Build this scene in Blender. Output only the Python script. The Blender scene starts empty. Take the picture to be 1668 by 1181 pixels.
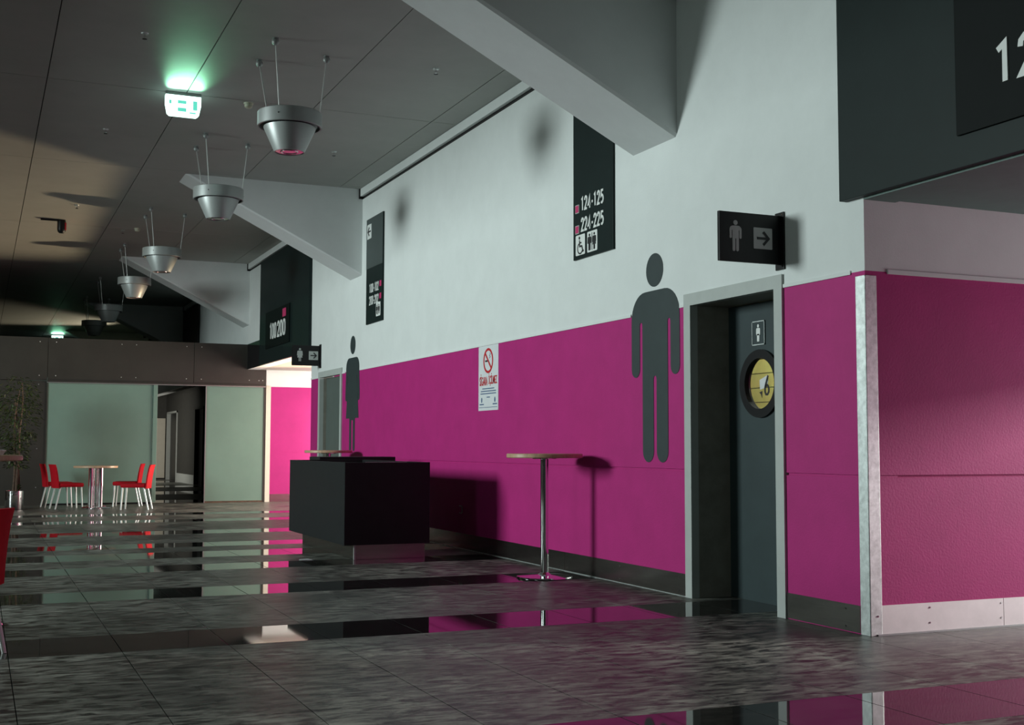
import bpy, bmesh, math, random
from mathutils import Matrix, Vector
random.seed(7)
S = bpy.context.scene
COL = S.collection

# ------------------------------------------------------------------ camera
W, H = 1668, 1181
F_PX = 1991.3
yaw, pitch, roll = math.radians(23.57), math.radians(3.917), math.radians(-0.145)
fwd = Vector((math.sin(yaw)*math.cos(pitch), math.cos(yaw)*math.cos(pitch), math.sin(pitch)))
r0 = Vector((math.cos(yaw), -math.sin(yaw), 0)); d0 = fwd.cross(r0)
rr = math.cos(roll)*r0 + math.sin(roll)*d0
dd = -math.sin(roll)*r0 + math.cos(roll)*d0
cam_d = bpy.data.cameras.new('camera'); cam = bpy.data.objects.new('camera', cam_d); COL.objects.link(cam)
M = Matrix((rr, -dd, -fwd)).transposed().to_4x4(); M.translation = Vector((-5.11, 0, 1.17))
cam.matrix_world = M
cam_d.sensor_fit = 'HORIZONTAL'; cam_d.sensor_width = 36.0; cam_d.lens = 36.0*F_PX/W
cam_d.clip_start = 0.05; cam_d.clip_end = 300
S.camera = cam

# ------------------------------------------------------------------ world, daylight, exposure
world = bpy.data.worlds.new('world'); S.world = world; world.use_nodes = True
bg = world.node_tree.nodes['Background']
bg.inputs['Color'].default_value = (0.80, 0.93, 1.0, 1); bg.inputs['Strength'].default_value = 0.5
S.view_settings.view_transform = 'Standard'; S.view_settings.look = 'None'
S.view_settings.exposure = 0.0; S.view_settings.gamma = 1.0; S.view_settings.use_curve_mapping = False
S.cycles.use_denoising = True; S.cycles.max_bounces = 8; S.cycles.diffuse_bounces = 5
S.cycles.glossy_bounces = 5; S.cycles.transmission_bounces = 6; S.cycles.sample_clamp_indirect = 4.0
S.cycles.caustics_reflective = False; S.cycles.caustics_refractive = False

def look(loc, target):
    return (Vector(target)-Vector(loc)).to_track_quat('-Z', 'Y').to_euler()
def area(name, loc, target, sx, sy, power, color):
    l = bpy.data.lights.new(name, 'AREA'); l.shape = 'RECTANGLE'; l.size = sx; l.size_y = sy
    l.energy = power; l.color = color
    o = bpy.data.objects.new(name, l); COL.objects.link(o); o.location = loc
    o.rotation_euler = look(loc, target); return o
def spot(name, loc, target, power, color, ang, blend, rad):
    l = bpy.data.lights.new(name, 'SPOT'); l.energy = power; l.color = color
    l.spot_size = math.radians(ang); l.spot_blend = blend; l.shadow_soft_size = rad
    o = bpy.data.objects.new(name, l); COL.objects.link(o); o.location = loc
    o.rotation_euler = look(loc, target); return o
# daylight through the tall window of the left facade
area('window_daylight', (-16.1, 14.0, 4.1), (0, 14.0, 4.1), 3.4, 2.9, 1880, (0.86, 1.0, 0.98))
area('window_fill_near', (-16.1, 1.0, 3.2), (0, 1.0, 3.2), 3.0, 3.6, 150, (0.80, 1.0, 0.93))  # added fill for faces turned to the viewer, window invented
# daylight from the stands through the two passages in the right wall
area('passage_daylight_far', (4.25, 22.8, 1.45), (0, 22.8, 1.45), 4.6, 2.4, 520, (1.0, 0.93, 0.80))
area('passage_skylight_near', (4.45, 4.3, 1.05), (0, 4.3, 1.05), 3.4, 1.9, 75, (1.0, 0.95, 0.95))
area('passage_daylight_near', (14.0, 2.8, 4.05), (0, 5.6, 1.2), 1.2, 1.2, 2300, (1.0, 0.94, 0.90))
area('corridor_fill', (-2.6, 38.5, 1.6), (0.5, 43.5, 1.2), 1.5, 2.0, 110, (1.0, 0.95, 0.85))  # added lamp inside the corridor, brightens the cream door
# hidden spot standing in for sun thrown up off the wet passage floor
spot('passage_floor_glare', (3.5, 23.15, 0.45), (-4.2, 21.2, 4.95), 2000, (1.0, 0.76, 0.48), 75, 0.6, 0.16)
spot('hidden_ceiling_spot_beyond', (-0.3, 40.4, 3.45), (-4.6, 38.8, 4.95), 420, (1.0, 0.86, 0.62), 75, 0.6, 0.16)  # added lamp above the corridor ceiling, makes the far ceiling band

# ------------------------------------------------------------------ materials
def srgb(r, g, b):
    f = lambda c: (c/12.92 if c <= 0.04045 else ((c+0.055)/1.055)**2.4)
    return (f(r/255), f(g/255), f(b/255), 1)
def mat(name, col, rough=0.6, metal=0.0, noise=0.0, nscale=6.0, bump=0.0, bscale=60.0, spec=0.5, stretch=(1, 1, 1), emit=None, estr=0.0, trans=0.0, col2=None, rnoise=0.0):
    m = bpy.data.materials.new(name); m.use_nodes = True
    nt = m.node_tree; N = nt.nodes; L = nt.links; b = N['Principled BSDF']
    b.inputs['Base Color'].default_value = (*col[:3], 1); b.inputs['Roughness'].default_value = rough
    b.inputs['Metallic'].default_value = metal; b.inputs['Specular IOR Level'].default_value = spec
    b.inputs['Transmission Weight'].default_value = trans
    if emit: b.inputs['Emission Color'].default_value = (*emit[:3], 1); b.inputs['Emission Strength'].default_value = estr
    geo = N.new('ShaderNodeNewGeometry'); mp = N.new('ShaderNodeMapping'); mp.inputs['Scale'].default_value = stretch
    L.new(geo.outputs['Position'], mp.inputs['Vector'])
    if noise or col2:
        n = N.new('ShaderNodeTexNoise'); n.inputs['Scale'].default_value = nscale; n.inputs['Detail'].default_value = 8; n.inputs['Roughness'].default_value = 0.68
        L.new(mp.outputs['Vector'], n.inputs['Vector'])
        rp = N.new('ShaderNodeValToRGB'); rp.color_ramp.elements[0].position = 0.36; rp.color_ramp.elements[1].position = 0.68
        a = [max(0, c*(1-noise)) for c in col[:3]]; c2 = col2[:3] if col2 else [min(1, c*(1+noise)) for c in col[:3]]
        rp.color_ramp.elements[0].color = (*a, 1); rp.color_ramp.elements[1].color = (*c2, 1)
        L.new(n.outputs['Fac'], rp.inputs['Fac']); L.new(rp.outputs['Color'], b.inputs['Base Color'])
        if rnoise:
            mr = N.new('ShaderNodeMapRange'); mr.inputs['From Min'].default_value = 0.35; mr.inputs['From Max'].default_value = 0.7
            mr.inputs['To Min'].default_value = rough-rnoise; mr.inputs['To Max'].default_value = rough+rnoise
            L.new(n.outputs['Fac'], mr.inputs['Value']); L.new(mr.outputs['Result'], b.inputs['Roughness'])
    if bump:
        n2 = N.new('ShaderNodeTexNoise'); n2.inputs['Scale'].default_value = bscale; n2.inputs['Detail'].default_value = 4
        L.new(mp.outputs['Vector'], n2.inputs['Vector'])
        bp = N.new('ShaderNodeBump'); bp.inputs['Strength'].default_value = bump; bp.inputs['Distance'].default_value = 0.004
        L.new(n2.outputs['Fac'], bp.inputs['Height']); L.new(bp.outputs['Normal'], b.inputs['Normal'])
    return m
MT = {}
MT['white'] = mat('white_paint', (0.74, 0.77, 0.76), 0.75, noise=0.03, nscale=2.5, bump=0.25, bscale=90)
MT['magenta'] = mat('magenta_paint', (0.455, 0.019, 0.188), 0.6, noise=0.06, nscale=3, bump=0.35, bscale=70, spec=0.3)
MT['beam'] = mat('beam_paint', (0.66, 0.68, 0.68), 0.75, noise=0.03, nscale=3)
MT['ceil'] = mat('ceiling_paint', (0.385, 0.395, 0.37), 0.6, noise=0.05, nscale=1.5)
MT['joint'] = mat('joint_dark', (0.02, 0.02, 0.02), 0.8, noise=0.1)
def stone(name):
    m = bpy.data.materials.new(name); m.use_nodes = True; nt = m.node_tree; N = nt.nodes; L = nt.links
    b = N['Principled BSDF']; b.inputs['Base Color'].default_value = (0.013, 0.0135, 0.013, 1); b.inputs['Roughness'].default_value = 0.36; b.inputs['Specular IOR Level'].default_value = 0.26
    d = N.new('ShaderNodeBsdfPrincipled'); d.inputs['Base Color'].default_value = (0.40, 0.41, 0.36, 1); d.inputs['Roughness'].default_value = 0.85; d.inputs['Specular IOR Level'].default_value = 0.1
    geo = N.new('ShaderNodeNewGeometry')
    def nz(scale, st, det, rot=0.0):
        mp = N.new('ShaderNodeMapping'); mp.inputs['Scale'].default_value = st; mp.inputs['Rotation'].default_value = (0, 0, rot); L.new(geo.outputs['Position'], mp.inputs['Vector'])
        n = N.new('ShaderNodeTexNoise'); n.inputs['Scale'].default_value = scale; n.inputs['Detail'].default_value = det; n.inputs['Roughness'].default_value = 0.7; n.inputs['Distortion'].default_value = 0.6
        L.new(mp.outputs['Vector'], n.inputs['Vector']); return n.outputs['Fac']
    def mr(x, a, c, lo, hi):
        r = N.new('ShaderNodeMapRange'); r.inputs['From Min'].default_value = a; r.inputs['From Max'].default_value = c; r.inputs['To Min'].default_value = lo; r.inputs['To Max'].default_value = hi
        L.new(x, r.inputs['Value']); return r.outputs['Result']
    def mul(x, y):
        q = N.new('ShaderNodeMath'); q.operation = 'MULTIPLY'; L.new(x, q.inputs[0]); L.new(y, q.inputs[1]); return q.outputs[0]
    streak = mr(nz(7.0, (0.8, 2.4, 1), 10, 0.12), 0.42, 0.66, 0.0, 1.0)
    patch = mr(nz(0.9, (1, 1, 1), 3), 0.35, 0.65, 0.25, 1.0)
    fac = mul(streak, patch)
    ms = N.new('ShaderNodeMixShader'); L.new(fac, ms.inputs[0]); L.new(b.outputs[0], ms.inputs[1]); L.new(d.outputs[0], ms.inputs[2])
    L.new(ms.outputs[0], N['Material Output'].inputs['Surface'])
    bp = N.new('ShaderNodeBump'); bp.inputs['Strength'].default_value = 0.5; bp.inputs['Distance'].default_value = 0.003
    L.new(nz(30, (0.7, 2.0, 1), 4), bp.inputs['Height']); L.new(bp.outputs['Normal'], b.inputs['Normal'])
    return m
MT['tile'] = stone('dull_stone')
MT['tile_p'] = mat('polished_stone', (0.018, 0.018, 0.018), 0.035, noise=0.4, nscale=5, stretch=(0.7, 2.0, 1), col2=(0.035, 0.034, 0.032))
MT['steel_b'] = mat('steel_lit', (0.74, 0.71, 0.71), 0.45, metal=0.45, noise=0.06, nscale=5)  # stainless lightened, bright passage reflections put into the colour
MT['steel'] = mat('brushed_steel', (0.36, 0.35, 0.32), 0.26, metal=1.0, noise=0.12, nscale=3, stretch=(1, 1, 14))
MT['alu'] = mat('aluminium', (0.40, 0.42, 0.42), 0.36, metal=0.7, noise=0.04, nscale=8)
MT['lampgrey'] = mat('lamp_grey', (0.33, 0.35, 0.345), 0.42, metal=0.35, noise=0.03, nscale=8)
MT['satin'] = mat('satin_silver', (0.66, 0.68, 0.66), 0.33, metal=0.45, noise=0.03)
MT['chrome'] = mat('chrome', (0.85, 0.85, 0.86), 0.08, metal=1.0, noise=0.02)
MT['galv'] = mat('galvanised', (0.62, 0.66, 0.65), 0.42, metal=0.75, noise=0.2, nscale=22)
MT['frame'] = mat('door_frame_grey', (0.47, 0.50, 0.48), 0.5, noise=0.04)
MT['reveal'] = mat('door_reveal_dark', (0.26, 0.245, 0.21), 0.55, noise=0.15)
MT['door'] = mat('door_slate', (0.030, 0.048, 0.052), 0.42, noise=0.12, nscale=3)
MT['door_g'] = mat('door_grey_green', (0.10, 0.125, 0.115), 0.45, noise=0.06)
MT['black'] = mat('black_laminate', (0.012, 0.014, 0.015), 0.45, noise=0.15, spec=0.3)
MT['blackgloss'] = mat('black_satin', (0.006, 0.006, 0.007), 0.4, noise=0.1, spec=0.3)
MT['sign'] = mat('sign_charcoal', (0.0085, 0.017, 0.0165), 0.5, noise=0.08, spec=0.18)
MT['signlit'] = mat('sign_charcoal_lit', (0.045, 0.062, 0.060), 0.35, noise=0.06)  # lit copy of the sign charcoal, light put into the colour
MT['sign2'] = mat('sign_panel_black', (0.0035, 0.006, 0.006), 0.6, noise=0.08, spec=0.12)
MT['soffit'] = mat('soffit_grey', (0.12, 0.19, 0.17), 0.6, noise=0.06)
MT['picto'] = mat('picto_grey', (0.029, 0.044, 0.046), 0.5, noise=0.08)
MT['print'] = mat('print_white', (0.78, 0.80, 0.78), 0.5, noise=0.02)
MT['printg'] = mat('print_grey', (0.42, 0.44, 0.43), 0.5, noise=0.02)
MT['redsq'] = mat('print_pink', (0.55, 0.03, 0.14), 0.5, noise=0.03)
MT['red'] = mat('red_fabric', (0.46, 0.005, 0.014), 0.75, noise=0.10, nscale=30, bump=0.2, bscale=220, spec=0.2)
MT['redprint'] = mat('print_red', (0.55, 0.02, 0.03), 0.5, noise=0.03)
MT['blackprint'] = mat('print_black', (0.01, 0.01, 0.012), 0.5, noise=0.03)
MT['blueprint'] = mat('print_blue', (0.05, 0.10, 0.22), 0.5, noise=0.03)
MT['paper'] = mat('paper', (0.70, 0.72, 0.74), 0.6, noise=0.03)
MT['wood'] = mat('table_wood', (0.55, 0.36, 0.23), 0.38, noise=0.18, nscale=9, stretch=(1, 8, 1))
MT['panel'] = mat('dark_panel', (0.032, 0.030, 0.025), 0.45, noise=0.12, nscale=2.5)
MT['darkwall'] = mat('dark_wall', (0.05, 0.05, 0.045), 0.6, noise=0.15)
MT['glass'] = mat('frosted_glass', (0.19, 0.30, 0.25), 0.45, noise=0.05, nscale=1.2, trans=0.12, spec=0.3)
MT['clear'] = mat('clear_glass', (0.95, 0.97, 0.95), 0.02, noise=0.005, trans=0.98)
MT['yellow'] = mat('yellow_board', (0.62, 0.66, 0.19), 0.5, noise=0.05)
MT['cream'] = mat('cream_door', (0.72, 0.68, 0.58), 0.5, noise=0.03)
MT['leaf'] = mat('leaf_green', (0.03, 0.055, 0.018), 0.45, noise=0.5, nscale=9, col2=(0.10, 0.13, 0.05))
MT['bark'] = mat('bark', (0.10, 0.06, 0.04), 0.8, noise=0.4, nscale=20)
MT['soil'] = mat('soil', (0.02, 0.015, 0.01), 0.9, noise=0.4)
MT['exit'] = mat('exit_lens', (0.8, 0.95, 0.9), 0.3, noise=0.01, emit=(0.62, 1.0, 0.88), estr=3.2)
MT['exitmark'] = mat('exit_mark', (0.0, 0.25, 0.18), 0.5, noise=0.05, emit=(0.15, 0.80, 0.62), estr=0.9)
MT['lens'] = mat('lamp_lens', (0.50, 0.42, 0.44), 0.18, metal=0.8, noise=0.03)
MT['cream_plastic'] = mat('cream_plastic', (0.55, 0.56, 0.42), 0.4, noise=0.03)
MT['concrete'] = mat('pale_concrete', (0.5, 0.48, 0.44), 0.8, noise=0.1)

# ------------------------------------------------------------------ mesh helpers
def bx(x0, x1, y0, y1, z0, z1, bm=None, bevel=0.0):
    new = bmesh.new()
    vs = [new.verts.new((x, y, z)) for x in (x0, x1) for y in (y0, y1) for z in (z0, z1)]
    for f in ((0, 1, 3, 2), (4, 6, 7, 5), (0, 4, 5, 1), (2, 3, 7, 6), (0, 2, 6, 4), (1, 5, 7, 3)):
        new.faces.new([vs[i] for i in f])
    if bevel: bmesh.ops.bevel(new, geom=new.edges[:], offset=bevel, segments=2, affect='EDGES', profile=0.6)
    if bm is None: return new
    join(bm, new); return bm
def join(a, b):
    me = bpy.data.meshes.new('tmp'); b.to_mesh(me); b.free(); a.from_mesh(me); bpy.data.meshes.remove(me)
    return a
def lathe(prof, cx=0, cy=0, cz=0, n=32, bm=None):
    bm = bm or bmesh.new(); rings = []
    for r, z in prof:
        if r < 1e-6: rings.append([bm.verts.new((cx, cy, cz+z))])
        else: rings.append([bm.verts.new((cx+r*math.cos(2*math.pi*i/n), cy+r*math.sin(2*math.pi*i/n), cz+z)) for i in range(n)])
    for a, b in zip(rings, rings[1:]):
        for i in range(n):
            j = (i+1) % n
            if len(a) == 1 and len(b) == 1: continue
            if len(a) == 1: bm.faces.new((a[0], b[j], b[i]))
            elif len(b) == 1: bm.faces.new((a[i], a[j], b[0]))
            else: bm.faces.new((a[i], a[j], b[j], b[i]))
    bmesh.ops.recalc_face_normals(bm, faces=bm.faces[:])
    return bm
def tube(pts, rad, n=10, bm=None):
    bm = bm or bmesh.new(); pts = [Vector(p) for p in pts]
    rads = rad if isinstance(rad, (list, tuple)) else [rad]*len(pts)
    rings = []
    for i, p in enumerate(pts):
        t = (pts[min(i+1, len(pts)-1)]-pts[max(i-1, 0)]).normalized()
        a = Vector((0, 0, 1)) if abs(t.z) < 0.9 else Vector((1, 0, 0))
        u = t.cross(a).normalized(); v = t.cross(u)
        rings.append([bm.verts.new(p+rads[i]*(math.cos(2*math.pi*k/n)*u+math.sin(2*math.pi*k/n)*v)) for k in range(n)])
    for a, b in zip(rings, rings[1:]):
        for k in range(n): bm.faces.new((a[k], a[(k+1) % n], b[(k+1) % n], b[k]))
    bm.faces.new(rings[0][::-1]); bm.faces.new(rings[-1])
    bmesh.ops.recalc_face_normals(bm, faces=bm.faces[:])
    return bm
class Fr:   # a flat frame on a surface: u to the reader's right, v up, n out of the surface
    def __init__(s, o, u, v):
        s.o = Vector(o); s.u = Vector(u); s.v = Vector(v); s.n = s.u.cross(s.v)
    def p(s, u, v, n=0): return s.o+u*s.u+v*s.v+n*s.n
def onwall(y, z, x=0.0): return Fr((x, y, z), (0, -1, 0), (0, 0, 1))
def facing(x, z, y): return Fr((x, y, z), (1, 0, 0), (0, 0, 1))
def prism(fr, poly, n0, n1, bm=None):
    bm = bm or bmesh.new()
    a = [bm.verts.new(fr.p(u, v, n0)) for u, v in poly]; b = [bm.verts.new(fr.p(u, v, n1)) for u, v in poly]
    m = len(poly); fs = [bm.faces.new(a[::-1]), bm.faces.new(b)]
    for i in range(m): fs.append(bm.faces.new((a[i], a[(i+1) % m], b[(i+1) % m], b[i])))
    bmesh.ops.recalc_face_normals(bm, faces=fs)
    return bm
def rect(u0, u1, v0, v1): return [(u0, v0), (u1, v0), (u1, v1), (u0, v1)]
def rrect(u0, u1, v0, v1, r, k=5):
    pts = []
    for cx, cy, a0 in ((u1-r, v0+r, -90), (u1-r, v1-r, 0), (u0+r, v1-r, 90), (u0+r, v0+r, 180)):
        for i in range(k+1):
            a = math.radians(a0+90*i/k); pts.append((cx+r*math.cos(a), cy+r*math.sin(a)))
    return pts
def ell(cu, cv, ru, rv=None, n=28):
    rv = rv or ru
    return [(cu+ru*math.cos(2*math.pi*i/n), cv+rv*math.sin(2*math.pi*i/n)) for i in range(n)]
def arc(cu, cv, r, a0, a1, k=8):
    return [(cu+r*math.cos(math.radians(a0+(a1-a0)*i/k)), cv+r*math.sin(math.radians(a0+(a1-a0)*i/k))) for i in range(k+1)]
def stroke(fr, pts, w, n0, n1, bm=None, wv=None):
    """one continuous mitred ribbon along pts"""
    bm = bm or bmesh.new(); closed = math.hypot(pts[0][0]-pts[-1][0], pts[0][1]-pts[-1][1]) < 1e-6
    P = [Vector((a, b)) for a, b in (pts[:-1] if closed else pts)]; m = len(P); secs = []
    for i, p in enumerate(P):
        a = P[i-1] if (i or closed) else None; b = P[(i+1) % m] if (i < m-1 or closed) else None
        d1 = (p-a).normalized() if a is not None else None; d2 = (b-p).normalized() if b is not None else None
        if d1 is None: d1 = d2
        if d2 is None: d2 = d1
        nrm = Vector((-d1.y, d1.x))+Vector((-d2.y, d2.x))
        if nrm.length < 0.2: nrm = Vector((-d1.y, d1.x))
        nrm.normalize(); k = min(1.9, 1/max(0.3, nrm.dot(Vector((-d2.y, d2.x)))))
        o = nrm*(w/2)*k; e = Vector((0, 0))
        l, r = p+o+e, p-o+e
        secs.append([bm.verts.new(fr.p(q.x, q.y, h)) for q, h in ((l, n0), (l, n1), (r, n1), (r, n0))])
    fs = []
    for i in range(m if closed else m-1):
        A, B = secs[i], secs[(i+1) % m]
        for k in range(4): fs.append(bm.faces.new((A[k], A[(k+1) % 4], B[(k+1) % 4], B[k])))
    if not closed: fs.append(bm.faces.new(secs[0])); fs.append(bm.faces.new(secs[-1][::-1]))
    bmesh.ops.recalc_face_normals(bm, faces=fs)
    return bm
def ringflat(fr, cu, cv, r0, r1, n0, n1, bm=None, n=36):
    bm = bm or bmesh.new(); V = []
    for i in range(n):
        a = 2*math.pi*i/n; c, s = math.cos(a), math.sin(a)
        V.append([bm.verts.new(fr.p(cu+r*c, cv+r*s, h)) for r, h in ((r0, n0), (r0, n1), (r1, n1), (r1, n0))])
    for i in range(n):
        A, B = V[i], V[(i+1) % n]
        for k in range(4): bm.faces.new((A[k], A[(k+1) % 4], B[(k+1) % 4], B[k]))
    bmesh.ops.recalc_face_normals(bm, faces=bm.faces[:])
    return bm
def text_bm(fr, s, u0, u1, v0, v1, n0, n1):
    """lettering fitted to the box u0..u1, v0..v1"""
    cu = bpy.data.curves.new('lettering', 'FONT'); cu.body = s; cu.extrude = 0.5; cu.resolution_u = 4
    cu.offset = 0.012
    o = bpy.data.objects.new('lettering', cu); COL.objects.link(o)
    dg = bpy.context.evaluated_depsgraph_get(); me = bpy.data.meshes.new_from_object(o.evaluated_get(dg))
    bpy.data.objects.remove(o); bpy.data.curves.remove(cu)
    xs = [v.co.x for v in me.vertices]; ys = [v.co.y for v in me.vertices]
    x0, x1, y0, y1 = min(xs), max(xs), min(ys), max(ys)
    bm = bmesh.new(); bm.from_mesh(me); bpy.data.meshes.remove(me)
    for v in bm.verts:
        u = u0+(u1-u0)*(v.co.x-x0)/(x1-x0); w = v0+(v1-v0)*(v.co.y-y0)/(y1-y0); n = n0+(n1-n0)*(v.co.z+0.5)
        v.co = fr.p(u, w, n)
    return bm
GLYPH = {'0': [(.25, .92), (.37, .88), (.43, .72), (.44, .5), (.43, .28), (.37, .12), (.25, .08), (.13, .12), (.07, .28), (.06, .5), (.07, .72), (.13, .88), (.25, .92)],
 '1': [(.10, .80), (.27, .92), (.27, .06)],
 '2': [(.08, .70), (.10, .83), (.19, .92), (.31, .92), (.41, .83), (.42, .70), (.37, .56), (.08, .09), (.45, .09)],
 '4': [(.48, .30), (.07, .30), (.345, .90), (.345, .04)],
 '5': [(.43, .91), (.15, .91), (.11, .53), (.22, .60), (.33, .57), (.42, .45), (.43, .30), (.37, .15), (.25, .08), (.09, .13)],
 '6': [(.36, .94), (.17, .58), (.09, .40), (.09, .22), (.17, .10), (.31, .10), (.41, .21), (.42, .35), (.35, .48), (.24, .52), (.12, .44)],
 '-': [(.10, .42), (.30, .42)]}
def digits(fr, st, u0, u1, v0, v1, n0, n1, w=0.165):
    adv = {'-': 0.40, ' ': 0.30}; tot = sum(adv.get(c, 0.56) for c in st)-0.06
    ku = (u1-u0)/tot; kv = v1-v0; bm = bmesh.new(); x = 0.0
    for c in st:
        if c in GLYPH: stroke(fr, [(u0+(x+a)*ku, v0+b*kv) for a, b in GLYPH[c]], w*kv*0.5+w*ku*0.5, n0, n1, bm)
        x += adv.get(c, 0.56)
    return bm
def wloc(o):
    p = Vector((0, 0, 0))
    while o: p = p+o.location; o = o.parent
    return p
def obj(name, bm, m, parent=None, loc=None, smooth=False):
    """bm is in world coordinates; the mesh is stored around its parent (or loc)"""
    base = wloc(parent) if parent else Vector(loc or (0, 0, 0))
    bmesh.ops.translate(bm, verts=bm.verts[:], vec=-base)
    me = bpy.data.meshes.new(name); bm.to_mesh(me); bm.free()
    if smooth:
        for p in me.polygons: p.use_smooth = True
        try: me.set_sharp_from_angle(angle=math.radians(35))
        except Exception: pass
    me.materials.append(MT[m] if isinstance(m, str) else m)
    o = bpy.data.objects.new(name, me); COL.objects.link(o)
    if parent: o.parent = parent
    else: o.location = base
    return o
def tag(o, label, cat, group=None, kind=None):
    o['label'] = label; o['category'] = cat
    if group: o['group'] = group
    if kind: o['kind'] = kind
    return o
def thing(name, label, cat, loc=(0, 0, 0), group=None, kind=None, rz=0):
    o = bpy.data.objects.new(name, None); COL.objects.link(o); o.location = loc; o.rotation_euler.z = rz
    o.empty_display_size = 0.1
    return tag(o, label, cat, group, kind)
def copy_tree(o, parent=None):
    c = o.copy(); COL.objects.link(c); c.parent = parent
    for ch in o.children: copy_tree(ch, c)
    return c
def cells(axis, at, back, us, vs, holes, bm=None):
    """slab with rectangular holes; axis 'X': us along Y, 'Y': us along X; at = front plane, back = rear plane"""
    bm = bm or bmesh.new()
    us = sorted(set(us)); vs = sorted(set(vs))
    solid = lambda i, j: 0 <= i < len(us)-1 and 0 <= j < len(vs)-1 and not any(a-1e-6 <= (us[i]+us[i+1])/2 <= b+1e-6 and c-1e-6 <= (vs[j]+vs[j+1])/2 <= d+1e-6 for a, b, c, d in holes)
    P = (lambda u, v, w: (w, u, v)) if axis == 'X' else (lambda u, v, w: (u, w, v))
    cache = {}
    def vt(*k):
        if k not in cache: cache[k] = bm.verts.new(P(*k))
        return cache[k]
    for i in range(len(us)-1):
        for j in range(len(vs)-1):
            if not solid(i, j): continue
            a, b, c, d = us[i], us[i+1], vs[j], vs[j+1]
            for w in (at, back): bm.faces.new((vt(a, c, w), vt(b, c, w), vt(b, d, w), vt(a, d, w)))
            if not solid(i-1, j): bm.faces.new((vt(a, c, at), vt(a, d, at), vt(a, d, back), vt(a, c, back)))
            if not solid(i+1, j): bm.faces.new((vt(b, c, at), vt(b, d, at), vt(b, d, back), vt(b, c, back)))
            if not solid(i, j-1): bm.faces.new((vt(a, c, at), vt(b, c, at), vt(b, c, back), vt(a, c, back)))
            if not solid(i, j+1): bm.faces.new((vt(a, d, at), vt(b, d, at), vt(b, d, back), vt(a, d, back)))
    bmesh.ops.recalc_face_normals(bm, faces=bm.faces[:])
    return bm

# ================================================================== SETTING
ZC = 4.95           # ceiling
ZM = 2.285          # top of the magenta band
ZG = 0.985          # groove in the magenta band
ZB = 2.75           # underside of the sign boxes over the passages
Y1 = 6.14           # far side of the near passage
Y2, Y3 = 20.14, 25.5   # far passage
D1 = (6.99, 8.28); D2 = (18.22, 19.62); ZD = 2.37   # door openings incl. frames

# ---- floor: slab, 0.6 m columns of tiles in rows, some rows polished
floor = thing('floor', 'dark grey stone tile floor with alternating dull and polished rows', 'floor', (0, 0, 0), kind='structure')
obj('slab', bx(-16, 4.3, -8, 46, -0.25, -0.013), 'joint', floor)
polished = [(4.10, 4.75), (7.33, 8.01), (9.75, 10.41), (11.78, 12.40), (13.16, 13.90), (14.54, 15.18), (16.66, 17.38), (19.35, 20.0)]
rows = []
prev = 2.80
def fill(a, b, pol):
    k = 1 if pol else max(1, round((b-a)/0.64))
    for i in range(k): rows.append((a+(b-a)*i/k, a+(b-a)*(i+1)/k, pol))
for a, b in polished:
    fill(prev, a, False); fill(a, b, True); prev = b
fill(20.0, 21.32, False); fill(21.32, 21.96, True); fill(21.96, 23.9, False)
colsx = [-0.12-0.6*k for k in range(10, -1, -1)]
edges = colsx + [0.48, 1.08, 1.68]
tile_me = {}
g = 0.0025
def tile_mesh(w, d, pol):
    k = (round(w, 3), round(d, 3), pol)
    if k not in tile_me:
        bm = bx(-w/2+g, w/2-g, -d/2+0.0007, d/2-0.0007, -0.0129, 0.0, bevel=0.0006)
        me = bpy.data.meshes.new('floor_tile'); bm.to_mesh(me); bm.free()
        me.materials.append(MT['tile_p' if pol else 'tile']); tile_me[k] = me
    return tile_me[k]
far = {True: bmesh.new(), False: bmesh.new()}
allt = []
for (y0, y1, pol) in rows:
    for x0, x1 in zip(edges, edges[1:]):
        if x0 > -0.2 and y0 > 6.2 and not (y0 > 20.2): 
            if x0 > -0.05: continue
        allt.append((y0, y1, x0, x1, pol))
allt.sort(key=lambda t: (t[0]+1.2*abs(t[2]+3)*0.2))
cnt = 0
for (y0, y1, x0, x1, pol) in allt:
    depth = y0*math.cos(yaw)+((x0+x1)/2+5.11)*math.sin(yaw); lat = ((x0+x1)/2+5.11)*math.cos(yaw)-y0*math.sin(yaw)
    inview = abs(lat) < depth*0.43+0.4
    if inview and cnt < 298:
        o = bpy.data.objects.new('floor_tile', tile_mesh(x1-x0, y1-y0, pol)); COL.objects.link(o)
        o.parent = floor; o.location = ((x0+x1)/2, (y0+y1)/2, 0); cnt += 1
    else: bx(x0+g, x1-g, y0+g, y1-g, -0.0129, 0.0, far[pol])
for y0 in [23.9+0.64*i for i in range(34)]:
    for x0 in [-0.12-0.6*k for k in range(9, -3, -1)]:
        bx(x0+g, x0+0.6-g, y0+g, y0+0.64-g, -0.0129, 0.0, far[int(y0*10) % 3 == 0])
bx(-15.9, -9.725, -7.9, 45.9, -0.0129, 0, far[False])
for i in range(84):
    for k in range(6):
        bx(-9.72+0.6*k+g, -9.12+0.6*k-g, -7.9+0.64*i+g, -7.26+0.64*i-g, -0.0129, 0, far[i % 3 == 0])
bx(-6.12, 4.2, -7.9, 2.79, -0.0129, 0, far[False])
bx(1.69, 4.2, 2.8, 6.1, -0.0129, 0, far[False]); bx(1.69, 4.2, 20.2, 25.4, -0.0129, 0, far[False])
for pol, nm in ((False, 'distant_dull_tiles'), (True, 'distant_polished_tiles')):
    o = obj(nm, far[pol], 'tile_p' if pol else 'tile', floor); o['kind'] = 'stuff'

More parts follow.
